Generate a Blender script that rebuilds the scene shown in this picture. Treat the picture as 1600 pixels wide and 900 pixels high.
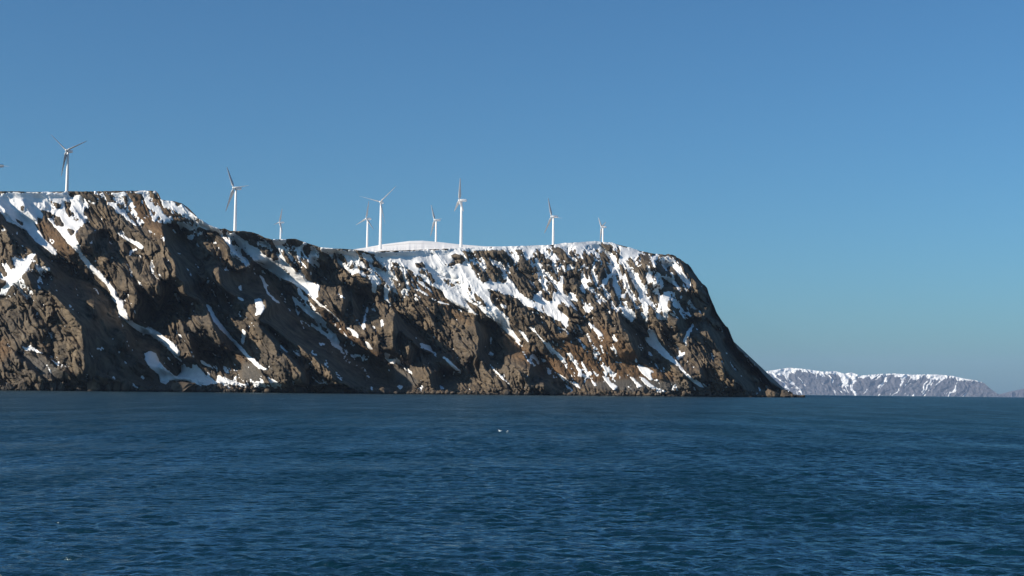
import bpy, bmesh, math, random
import numpy as np
from mathutils import Matrix, Vector

scene = bpy.context.scene
for o in list(bpy.data.objects):
    bpy.data.objects.remove(o, do_unlink=True)
COL = scene.collection

# ------------------------------------------------------------------ camera
F = 2222.0                      # focal length in photo pixels (1600 wide)
CAM_H = 7.0                     # deck height above the sea
PITCH = math.atan2(159.0, F)
ROLL = math.radians(0.6)
R_EARTH = 6371000.0
fw = np.array([0, math.cos(PITCH), math.sin(PITCH)])
r0 = np.array([1.0, 0, 0]); u0 = np.cross(r0, fw)
rt = r0 * math.cos(ROLL) + u0 * math.sin(ROLL)
up = u0 * math.cos(ROLL) - r0 * math.sin(ROLL)
CAM = np.array([0, 0, CAM_H])
cam = bpy.data.cameras.new('camera')
cam.sensor_width = 36.0
cam.lens = 36.0 * F / 1600.0
cam.clip_start = 0.5
cam.clip_end = 120000.0
camo = bpy.data.objects.new('camera', cam)
camo.matrix_world = Matrix(((rt[0], up[0], -fw[0], 0), (rt[1], up[1], -fw[1], 0),
                            (rt[2], up[2], -fw[2], CAM_H), (0, 0, 0, 1)))
COL.objects.link(camo)
scene.camera = camo

# ------------------------------------------------------------------ light
SUN_ELEV = math.radians(26.0)
SUN_SIDE = math.radians(66.0)   # to the left of straight-behind-the-camera
sun_vec = Vector((-math.sin(SUN_SIDE) * math.cos(SUN_ELEV),
                  -math.cos(SUN_SIDE) * math.cos(SUN_ELEV), math.sin(SUN_ELEV)))
world = bpy.data.worlds.new('World')
scene.world = world
world.use_nodes = True
wn = world.node_tree
sky = wn.nodes.new('ShaderNodeTexSky')
sky.sky_type = 'NISHITA'
sky.sun_disc = False
sky.sun_elevation = SUN_ELEV
sky.sun_rotation = math.pi + SUN_SIDE
sky.altitude = 0
sky.air_density = 1.0
sky.dust_density = 0.95
sky.ozone_density = 4.5
bg = wn.nodes['Background']
bg.inputs['Strength'].default_value = 0.071
tint = wn.nodes.new('ShaderNodeMix'); tint.data_type = 'RGBA'; tint.blend_type = 'MULTIPLY'
tint.inputs[0].default_value = 1.0; tint.inputs[7].default_value = (0.56, 0.94, 1.11, 1)
wn.links.new(sky.outputs[0], tint.inputs[6]); wn.links.new(tint.outputs[2], bg.inputs['Color'])
sun = bpy.data.lights.new('sun', 'SUN')
sun.energy = 5.0
sun.angle = math.radians(0.5)
sun.color = (1.0, 0.90, 0.77)
suno = bpy.data.objects.new('sun', sun)
suno.rotation_euler = sun_vec.to_track_quat('Z', 'Y').to_euler()
suno.location = (-500, -200, 400)
COL.objects.link(suno)
vs = scene.view_settings
vs.view_transform = 'Standard'
vs.look = 'None'
vs.exposure = 0.42
vs.gamma = 1.0
scene.cycles.sample_clamp_direct = 1.4
scene.cycles.sample_clamp_indirect = 2.5
scene.cycles.max_bounces = 6
scene.cycles.diffuse_bounces = 1
scene.cycles.volume_bounces = 1
scene.cycles.use_denoising = True

HAZE_DENSITY = 1.1e-5

# ------------------------------------------------------------------ helpers
def ray(px, py):
    a = (np.asarray(px, float) - 800.0) / F
    b = (np.asarray(py, float) - 450.0) / F
    return fw + a[..., None] * rt - b[..., None] * up

def at_depth(px, py, d):
    r = ray(px, py)
    return CAM + r * (np.asarray(d, float) / r[..., 1])[..., None]

def py_for(px, d, z):
    """picture row of the point at column px, depth d, height z"""
    a = (np.asarray(px, float) - 800.0) / F
    k = (np.asarray(z, float) - CAM_H) / np.asarray(d, float)
    b = (fw[2] + a * rt[2] - k * (fw[1] + a * rt[1])) / (up[2] - k * up[1])
    return 450.0 + b * F

def interp(tab):
    t = np.array(tab, float)
    return lambda x: np.interp(x, t[:, 0], t[:, 1])

def sea_z(d):
    return -np.asarray(d, float) ** 2 / (2 * R_EARTH)

def hash2(ix, iy, seed):
    h = (ix.astype(np.int64) * 374761393 + iy.astype(np.int64) * 668265263 + seed * 1442695041) & 0xFFFFFFFF
    h = ((h ^ (h >> 13)) * 1274126177) & 0xFFFFFFFF
    h = ((h ^ (h >> 16)) * 2246822519) & 0xFFFFFFFF
    return ((h ^ (h >> 15)) & 0xFFFFFF) / float(0xFFFFFF)

def pnoise(x, y, seed=0):
    """gradient noise, about -1..1"""
    ix = np.floor(x); iy = np.floor(y)
    fx = x - ix; fy = y - iy
    ux = fx * fx * fx * (fx * (fx * 6 - 15) + 10); uy = fy * fy * fy * (fy * (fy * 6 - 15) + 10)
    out = []
    for dx in (0, 1):
        for dy in (0, 1):
            a = hash2(ix + dx, iy + dy, seed) * 2 * math.pi
            out.append(np.cos(a) * (fx - dx) + np.sin(a) * (fy - dy))
    a = out[0] + ux * (out[2] - out[0]); b = out[1] + ux * (out[3] - out[1])
    return 1.5 * (a + uy * (b - a))

def fbm(x, y, octv, seed=0, gain=0.5):
    s = 0.0; a = 1.0
    for i in range(octv):
        s = s + a * pnoise(x, y, seed + i * 17); a *= gain; x = x * 2.03 + 3.1; y = y * 2.03 - 1.7
    return s

def facets(x, y, seed, slope):
    """blocky rock: each cell is a tilted plane, cells butt with small steps"""
    ix = np.floor(x); iy = np.floor(y)
    d1 = np.full(x.shape, 9.0); d2 = np.full(x.shape, 9.0)
    bx = np.zeros_like(x); by = np.zeros_like(x); gx = np.zeros_like(x); gy = np.zeros_like(x); of = np.zeros_like(x)
    for dx in (-1, 0, 1):
        for dy in (-1, 0, 1):
            cx = ix + dx; cy = iy + dy
            jx = cx + 0.1 + 0.8 * hash2(cx, cy, seed); jy = cy + 0.1 + 0.8 * hash2(cx, cy, seed + 1)
            d = (x - jx) ** 2 + (y - jy) ** 2
            n = d < d1
            d2 = np.where(n, d1, np.minimum(d2, d))
            d1 = np.where(n, d, d1)
            bx = np.where(n, x - jx, bx); by = np.where(n, y - jy, by)
            gx = np.where(n, hash2(cx, cy, seed + 2) - 0.5, gx); gy = np.where(n, hash2(cx, cy, seed + 3) - 0.5, gy)
            of = np.where(n, hash2(cx, cy, seed + 4) - 0.5, of)
    edge = np.sqrt(d2) - np.sqrt(d1)
    return slope * (2 * gx * bx + 1.2 * gy * by + 0.55 * of) - 0.28 * slope * np.exp(-(edge / 0.13) ** 2) * -1.0

def gauss(a, s):
    if s <= 0: return a
    r = max(1, int(s * 3)); k = np.exp(-0.5 * (np.arange(-r, r + 1) / s) ** 2); k /= k.sum()
    for ax in (0, 1):
        p = [(0, 0), (0, 0)]; p[ax] = (r, r)
        b = np.pad(a, p, mode='edge')
        n = b.shape[ax]; m = n + 2 * r
        fa = np.fft.rfft(b, m, axis=ax)
        fk = np.fft.rfft(k, m)
        fk = fk[:, None] if ax == 0 else fk[None, :]
        c = np.fft.irfft(fa * fk, m, axis=ax)
        sl = [slice(None), slice(None)]; sl[ax] = slice(2 * r, 2 * r + a.shape[ax])
        a = c[tuple(sl)]
    return a

def sample(g, x, y, x0, y0, step=1.0):
    h, w = g.shape
    fx = np.clip((x - x0) / step, 0, w - 1.001); fy = np.clip((y - y0) / step, 0, h - 1.001)
    ix = fx.astype(int); iy = fy.astype(int); fx = fx - ix; fy = fy - iy
    return ((g[iy, ix] * (1 - fx) + g[iy, ix + 1] * fx) * (1 - fy)
            + (g[iy + 1, ix] * (1 - fx) + g[iy + 1, ix + 1] * fx) * fy)

def fill_poly(g, pts, val, x0, y0, add=False):
    pts = np.array(pts, float)
    h, w = g.shape
    ya, yb = int(max(0, math.floor(pts[:, 1].min() - y0 - 1))), int(min(h, math.ceil(pts[:, 1].max() - y0 + 2)))
    xa, xb = int(max(0, math.floor(pts[:, 0].min() - x0 - 1))), int(min(w, math.ceil(pts[:, 0].max() - x0 + 2)))
    if yb <= ya or xb <= xa: return
    S = 3
    yy = (np.arange((yb - ya) * S) + 0.5) / S + ya + y0 - 0.5; xx = (np.arange((xb - xa) * S) + 0.5) / S + xa + x0 - 0.5
    X, Y = np.meshgrid(xx, yy)
    ins = np.zeros(X.shape, bool)
    n = len(pts)
    for i in range(n):
        xi, yi = pts[i]; xj, yj = pts[i - 1]
        if yi == yj: continue
        c = ((yi > Y) != (yj > Y)) & (X < (xj - xi) * (Y - yi) / (yj - yi) + xi)
        ins ^= c
    cov = ins.reshape(yb - ya, S, xb - xa, S).mean(axis=(1, 3))
    sub = g[ya:yb, xa:xb]
    g[ya:yb, xa:xb] = sub * (1 - cov) + val * cov if not add else sub + val * cov

def P(s):
    v = [float(t) for t in s.replace(' ', ',').split(',') if t]
    return list(zip(v[0::2], v[1::2]))

def mesh_from(name, verts, quads, smooth=True):
    me = bpy.data.meshes.new(name)
    verts = np.asarray(verts, np.float32); quads = np.asarray(quads, np.int32)
    me.vertices.add(len(verts)); me.vertices.foreach_set('co', verts.ravel())
    n = quads.shape[1]
    me.loops.add(quads.size); me.loops.foreach_set('vertex_index', quads.ravel())
    me.polygons.add(len(quads))
    me.polygons.foreach_set('loop_start', np.arange(0, quads.size, n, dtype=np.int32))
    me.polygons.foreach_set('loop_total', np.full(len(quads), n, np.int32))
    me.update(calc_edges=True)
    if smooth: me.shade_smooth()
    return me

def obj(name, me, mat=None, parent=None, **props):
    o = bpy.data.objects.new(name, me)
    COL.objects.link(o)
    if mat and me is not None and not me.materials: me.materials.append(mat)
    if parent: o.parent = parent
    for k, v in props.items(): o[k] = v
    return o

def add_attr(me, name, vals):
    a = me.attributes.new(name, 'FLOAT', 'POINT')
    a.data.foreach_set('value', np.asarray(vals, np.float32).ravel())

def grid_quads(nr, nc):
    i = np.arange(nr * nc).reshape(nr, nc)
    return np.stack([i[:-1, :-1], i[1:, :-1], i[1:, 1:], i[:-1, 1:]], -1).reshape(-1, 4)

class NT:
    def __init__(s, name):
        s.m = bpy.data.materials.new(name); s.m.use_nodes = True
        s.t = s.m.node_tree; s.b = s.t.nodes['Principled BSDF']
    def n(s, typ, **kw):
        x = s.t.nodes.new(typ)
        for k, v in kw.items():
            if k.startswith('i_'): x.inputs[k[2:].replace('_', ' ')].default_value = v
            else: setattr(x, k, v)
        return x
    def l(s, a, b): s.t.links.new(a, b)
    def attr(s, name): return s.n('ShaderNodeAttribute', attribute_name=name).outputs['Fac']
    def coord(s, scale=(1, 1, 1), rot=(0, 0, 0)):
        c = s.n('ShaderNodeTexCoord'); m = s.n('ShaderNodeMapping')
        m.inputs['Scale'].default_value = scale; m.inputs['Rotation'].default_value = rot
        s.l(c.outputs['Object'], m.inputs['Vector']); return m.outputs[0]
    def noise(s, scale, detail=5, rough=0.55, vec=None, dist=0.0):
        x = s.n('ShaderNodeTexNoise'); x.inputs['Scale'].default_value = scale
        x.inputs['Detail'].default_value = detail; x.inputs['Roughness'].default_value = rough
        x.inputs['Distortion'].default_value = dist
        s.l(vec if vec else s.coord(), x.inputs['Vector']); return x.outputs['Fac']
    def ramp(s, fac, stops):
        x = s.n('ShaderNodeValToRGB'); e = x.color_ramp.elements
        while len(e) < len(stops): e.new(0.5)
        for q, (p, c) in zip(e, stops): q.position = p; q.color = (c if len(c) == 4 else (*c, 1)) if not isinstance(c, float) else (c, c, c, 1)
        s.l(fac, x.inputs[0]); return x.outputs[0]
    def mix(s, fac, a, b):
        x = s.n('ShaderNodeMix', data_type='RGBA')
        if isinstance(fac, float): x.inputs[0].default_value = fac
        else: s.l(fac, x.inputs[0])
        for i, c in ((6, a), (7, b)):
            if isinstance(c, tuple): x.inputs[i].default_value = (*c, 1)
            else: s.l(c, x.inputs[i])
        return x.outputs[2]
    def math(s, op, a, b=None, clamp=False):
        x = s.n('ShaderNodeMath', operation=op, use_clamp=clamp)
        for i, c in ((0, a), (1, b)):
            if c is None: continue
            if isinstance(c, (int, float)): x.inputs[i].default_value = c
            else: s.l(c, x.inputs[i])
        return x.outputs[0]
    def bump(s, h, strength, dist):
        x = s.n('ShaderNodeBump'); x.inputs['Strength'].default_value = strength; x.inputs['Distance'].default_value = dist
        s.l(h, x.inputs['Height']); s.l(x.outputs[0], s.b.inputs['Normal'])

# ------------------------------------------------------------------ materials
def rock_material():
    k = NT('weathered_rock')
    v = k.coord((1, 1, 0.6))
    big = k.noise(0.012, 4, 0.55, v); mid = k.noise(0.06, 5, 0.6, v); fine = k.noise(0.35, 4, 0.65, v)
    base = k.ramp(mid, [(0.30, (0.028, 0.023, 0.018)), (0.43, (0.086, 0.067, 0.046)), (0.58, (0.178, 0.134, 0.087)), (0.75, (0.225, 0.180, 0.128))])
    grey = k.ramp(fine, [(0.3, (0.038, 0.034, 0.030)), (0.7, (0.150, 0.128, 0.102))])
    c = k.mix(k.ramp(big, [(0.40, 0.05), (0.62, 0.6)]), base, grey)
    gm = k.math('MULTIPLY', k.attr('grass'), k.ramp(k.noise(0.12, 5, 0.7), [(0.25, 0.45), (0.55, 1.0)]))
    gcol = k.ramp(k.noise(0.2, 4, 0.6), [(0.3, (0.085, 0.051, 0.028)), (0.7, (0.190, 0.114, 0.057))])
    c = k.mix(gm, c, gcol)
    tcol = k.ramp(k.noise(0.8, 3, 0.7), [(0.3, (0.075, 0.068, 0.060)), (0.7, (0.150, 0.135, 0.115))])
    c = k.mix(k.attr('talus'), c, tcol)
    # dark wet weed band along the tide line
    c = k.mix(k.attr('wet'), c, (0.022, 0.020, 0.017))
    k.l(c, k.b.inputs['Base Color'])
    k.b.inputs['Roughness'].default_value = 0.92
    k.b.inputs['Specular IOR Level'].default_value = 0.2
    k.bump(k.noise(0.45, 6, 0.72, v), 0.9, 3.0)
    return k.m

def snow_material():
    k = NT('old_snow')
    c = k.ramp(k.noise(0.08, 5, 0.6), [(0.3, (0.70, 0.70, 0.70)), (0.6, (0.83, 0.83, 0.82))])
    k.l(c, k.b.inputs['Base Color'])
    k.b.inputs['Roughness'].default_value = 0.75
    k.b.inputs['Specular IOR Level'].default_value = 0.2
    k.bump(k.noise(0.15, 5, 0.6), 0.35, 1.5)
    return k.m

def plateau_material():
    k = NT('windswept_snow')
    v = k.coord((0.35, 1.6, 1))
    s = k.ramp(k.noise(0.012, 6, 0.62, v), [(0.31, 0.0), (0.37, 1.0)])
    s = k.math('MULTIPLY', s, k.attr('snow'), True)
    sn = k.ramp(k.noise(0.02, 4), [(0.3, (0.72, 0.70, 0.68)), (0.7, (0.82, 0.81, 0.79))])
    gr = k.ramp(k.noise(0.1, 4), [(0.3, (0.085, 0.062, 0.042)), (0.7, (0.16, 0.115, 0.078))])
    k.l(k.mix(s, gr, sn), k.b.inputs['Base Color'])
    k.b.inputs['Roughness'].default_value = 0.85
    return k.m

def far_material():
    k = NT('far_rock')
    c = k.ramp(k.noise(0.004, 5, 0.6), [(0.3, (0.062, 0.062, 0.075)), (0.7, (0.110, 0.105, 0.115))])
    k.l(c, k.b.inputs['Base Color']); k.b.inputs['Roughness'].default_value = 0.95
    return k.m

def boulder_material():
    k = NT('boulder_rock')
    rnd = k.n('ShaderNodeObjectInfo').outputs['Random']
    a = k.ramp(k.noise(0.5, 5, 0.65), [(0.3, (0.050, 0.038, 0.028)), (0.7, (0.150, 0.112, 0.076))])
    b = k.ramp(k.noise(0.5, 5, 0.65), [(0.3, (0.036, 0.032, 0.028)), (0.7, (0.105, 0.090, 0.075))])
    c = k.mix(rnd, a, b)
    g = k.n('ShaderNodeNewGeometry'); sp = k.n('ShaderNodeSeparateXYZ'); k.l(g.outputs['Position'], sp.inputs[0])
    wet = k.ramp(k.math('MULTIPLY', sp.outputs['Z'], 0.2), [(0.22, 1.0), (0.42, 0.0)])
    c = k.mix(wet, c, (0.024, 0.021, 0.018))
    k.l(c, k.b.inputs['Base Color']); k.b.inputs['Roughness'].default_value = 0.9
    k.b.inputs['Specular IOR Level'].default_value = 0.25
    k.bump(k.noise(1.2, 5, 0.65), 0.6, 0.8)
    return k.m

def paint_material():
    k = NT('turbine_white_paint')
    c = k.ramp(k.noise(0.4, 3), [(0.3, (0.78, 0.77, 0.75)), (0.7, (0.85, 0.84, 0.82))])
    k.l(c, k.b.inputs['Base Color']); k.b.inputs['Roughness'].default_value = 0.45
    return k.m

def blade_material():
    k = NT('blade_grey_gelcoat')
    c = k.ramp(k.noise(0.4, 3), [(0.3, (0.42, 0.42, 0.42)), (0.7, (0.50, 0.50, 0.50))])
    k.l(c, k.b.inputs['Base Color']); k.b.inputs['Roughness'].default_value = 0.4
    return k.m

def sea_material():
    k = NT('sea_water')
    k.b.inputs['Base Color'].default_value = (0.004, 0.034, 0.060, 1)
    k.b.inputs['IOR'].default_value = 1.33
    v = k.coord((0.55, 1.0, 1.0), (0, 0, 0.25))
    patch = k.noise(0.012, 4, 0.6, k.coord((0.5, 1.4, 1)))
    ripple = k.noise(1.6, 4, 0.62, v, 0.4)
    chop = k.noise(0.35, 3, 0.6, v, 0.3)
    h = k.math('ADD', k.math('MULTIPLY', ripple, 0.42), k.math('MULTIPLY', chop, 0.9))
    far = k.noise(0.10, 4, 0.6, k.coord((0.45, 1.0, 1.0), (0, 0, 0.2)), 0.2)
    h = k.math('ADD', h, k.math('MULTIPLY', far, 2.2))
    x = k.n('ShaderNodeBump'); x.inputs['Distance'].default_value = 1.0
    k.l(k.ramp(patch, [(0.35, 0.45), (0.65, 0.95)]), x.inputs['Strength'])
    k.l(h, x.inputs['Height'])
    fr = k.n('ShaderNodeFresnel'); fr.inputs['IOR'].default_value = 1.33; k.l(x.outputs[0], fr.inputs['Normal'])
    # wind-roughened water: wave shadowing keeps its grazing reflectance well under a mirror's
    fac = k.ramp(fr.outputs[0], [(0.0, 0.01), (0.06, 0.13), (0.25, 0.62), (1.0, 0.92)])
    fac = k.math('MULTIPLY', fac, k.math('SUBTRACT', 1.0, k.math('MULTIPLY', k.attr('unresolved'), 0.66)))
    lanes = k.noise(1.0, 6, 0.62, k.coord((0.07, 0.013, 1), (0, 0, 0.06)), 0.3)
    fac = k.math('MULTIPLY', fac, k.ramp(lanes, [(0.32, 0.55), (0.68, 1.0)]))
    cats = k.noise(1.0, 5, 0.65, k.coord((0.30, 0.035, 1), (0, 0, -0.04)), 0.2)
    fac = k.math('MULTIPLY', fac, k.ramp(cats, [(0.33, 0.62), (0.67, 1.0)]))
    fac = k.math('MULTIPLY', fac, 1.55)
    gl = k.n('ShaderNodeBsdfGlossy'); gl.inputs['Color'].default_value = (0.74, 0.95, 1.0, 1); k.l(k.math('ADD', k.math('MULTIPLY', k.attr('unresolved'), 0.06), 0.17), gl.inputs['Roughness']); k.l(x.outputs[0], gl.inputs['Normal'])
    df = k.n('ShaderNodeBsdfDiffuse'); df.inputs['Color'].default_value = (0.002, 0.017, 0.029, 1)
    mx = k.n('ShaderNodeMixShader'); k.l(fac, mx.inputs[0]); k.l(df.outputs[0], mx.inputs[1]); k.l(gl.outputs[0], mx.inputs[2])
    k.l(mx.outputs[0], k.t.nodes['Material Output'].inputs['Surface'])
    return k.m

M_ROCK, M_SNOW, M_PLAT, M_FAR = rock_material(), snow_material(), plateau_material(), far_material()
M_BOULDER, M_PAINT, M_BLADE, M_SEA = boulder_material(), paint_material(), blade_material(), sea_material()

# ------------------------------------------------------------------ headland survey (picture columns/rows of features, each then given its own distance)
BROW = interp(P("-60,300 0,299 30,299 60,300 100,299 150,299 200,298 243,298 248,303 252,312 262,314 270,314 285,318 297,327 310,341 325,350 333,354 345,358 352,357 360,361 382,361 395,363 404,366 413,371 424,374 445,374 452,373 462,373 475,378 487,382 497,385 502,387 520,388 540,389 560,391 580,393 600,392 660,390 740,387 800,385 860,383 880,380 900,379 930,377 940,378 955,379 965,382 985,387 1000,392 1020,396 1050,399 1060,402 1075,413 1083,424 1092,437 1105,450 1108,460 1115,475 1120,487 1130,503 1137,512 1145,530 1152,543 1165,555 1180,570 1190,580 1205,597 1218,605 1225,611 1240,617 1260,619"))
CREST = interp(P("-60,304 500,392 540,391.5 570,387 600,381.5 640,376.5 660,376 690,378.5 720,382 760,385 800,385.2 850,383.2 880,381 900,380.5 1000,396 1260,640"))
DSHORE = interp([(-60, 1740), (300, 1830), (620, 1930), (900, 2020), (1240, 2180), (1260, 2190)])

SHADE = [P(s) for s in """0,332,12,346,36,360,50,384,68,400,88,410,112,428,136,440,144,452,148,460,80,460,84,440,84,428,68,408,52,392,30,380,12,360,0,348
80,440,140,440,158,454,180,480,192,498,212,510,226,524,240,528,248,536,258,552,280,564,284,580,276,588,260,576,248,564,246,584,254,600,240,606,200,598,172,592,164,584,140,588,128,588,133,572,133,552,130,528,128,508,112,488,100,476,88,462,78,456
252,350,276,358,284,370,294,384,308,408,311,418,306,434,318,456,328,478,338,494,352,514,366,536,368,548,358,546,346,530,334,510,324,484,310,466,296,462,288,456,286,440,276,432,274,410,260,384
296,520,304,530,310,548,322,552,332,556,330,562,312,562,300,560
342,416,360,420,370,424,380,420,390,410,412,420,428,434,440,448,452,468,458,480,470,492,492,510,506,520,440,520,420,496,418,480,412,460,400,462,396,468,384,460,372,464,360,458,344,444
446,466,456,480,470,492,482,502,500,518,520,530,540,538,550,548,560,558,576,568,590,584,604,596,618,604,612,606,580,610,550,608,536,596,520,592,516,580,506,572,488,556,472,544,460,536,448,528,440,520,428,512,412,502,404,498,412,488,420,476
402,506,412,508,424,520,436,532,450,552,466,564,474,576,488,588,492,598,484,602,474,598,470,580,458,568,448,556,440,548,428,536,412,520
360,370,380,398,386,408,376,404,360,390
532,446,544,450,546,470,540,486,534,496,536,470
548,456,562,460,568,480,562,500,552,492,550,470
486,402,492,420,488,440,482,430,484,410
618,488,626,496,636,502,650,514,664,522,672,538,680,550,674,552,660,546,646,534,632,520,626,516,622,530,622,546,616,548,614,530,615,506
740,498,752,506,764,510,768,520,766,540,767,562,763,570,758,566,756,554,748,562,744,570,746,546,748,530,744,516
818,554,836,552,844,570,850,582,848,590,838,586,830,594,826,598,828,580,830,568
600,588,612,598,624,608,616,614,600,614
672,586,684,578,692,582,690,598,684,608,674,602
850,598,880,598,884,614,856,614
640,536,652,546,648,562,640,570
966,486,972,498,984,508,992,516,1004,524,1008,538,1012,546,1000,558,996,562,988,538,982,522,970,506
1060,498,1074,500,1076,510,1064,516,1058,510
1106,508,1120,516,1130,528,1142,544,1156,558,1180,578,1200,594,1218,608,1196,610,1180,608,1168,612,1156,598,1140,582,1132,570,1128,554,1118,536,1106,518
1092,574,1104,578,1106,594,1098,594
1020,408,1040,414,1044,422,1028,422
1068,412,1082,424,1092,438,1108,454,1110,464,1096,456,1088,440,1070,422
1112,472,1124,498,1134,508,1148,536,1136,530,1120,500,1110,498,1098,496
1024,432,1040,440,1044,446,1032,448
1048,472,1066,474,1070,484,1060,496,1050,484
888,518,896,524,894,530,888,528
138,368,156,360,156,368,152,388,144,392,138,376
170,370,176,380,176,392,168,388
192,378,200,384,202,396,194,394
246,438,266,444,266,460,250,460
228,470,240,490,236,504,216,500,214,460,208,440
210,474,218,486,216,498,210,500
264,440,262,470,248,492,250,470
42,426,70,428,72,444,52,446
0,306,8,312,20,328,28,338,40,354,46,357,36,356,20,344,10,330,0,320
34,310,44,314,52,328,66,344,60,346,48,332,40,320
72,314,78,326,72,326""".split('\n')]
LIT = [P(s) for s in """178,512,194,516,198,548,186,544,176,530
212,562,226,570,228,574,214,566
130,470,146,476,148,498,136,496
1138,562,1152,576,1158,590,1150,584
1154,560,1170,574,1168,580,1158,572
1172,584,1186,592,1184,600,1176,596""".split('\n')]

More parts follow.
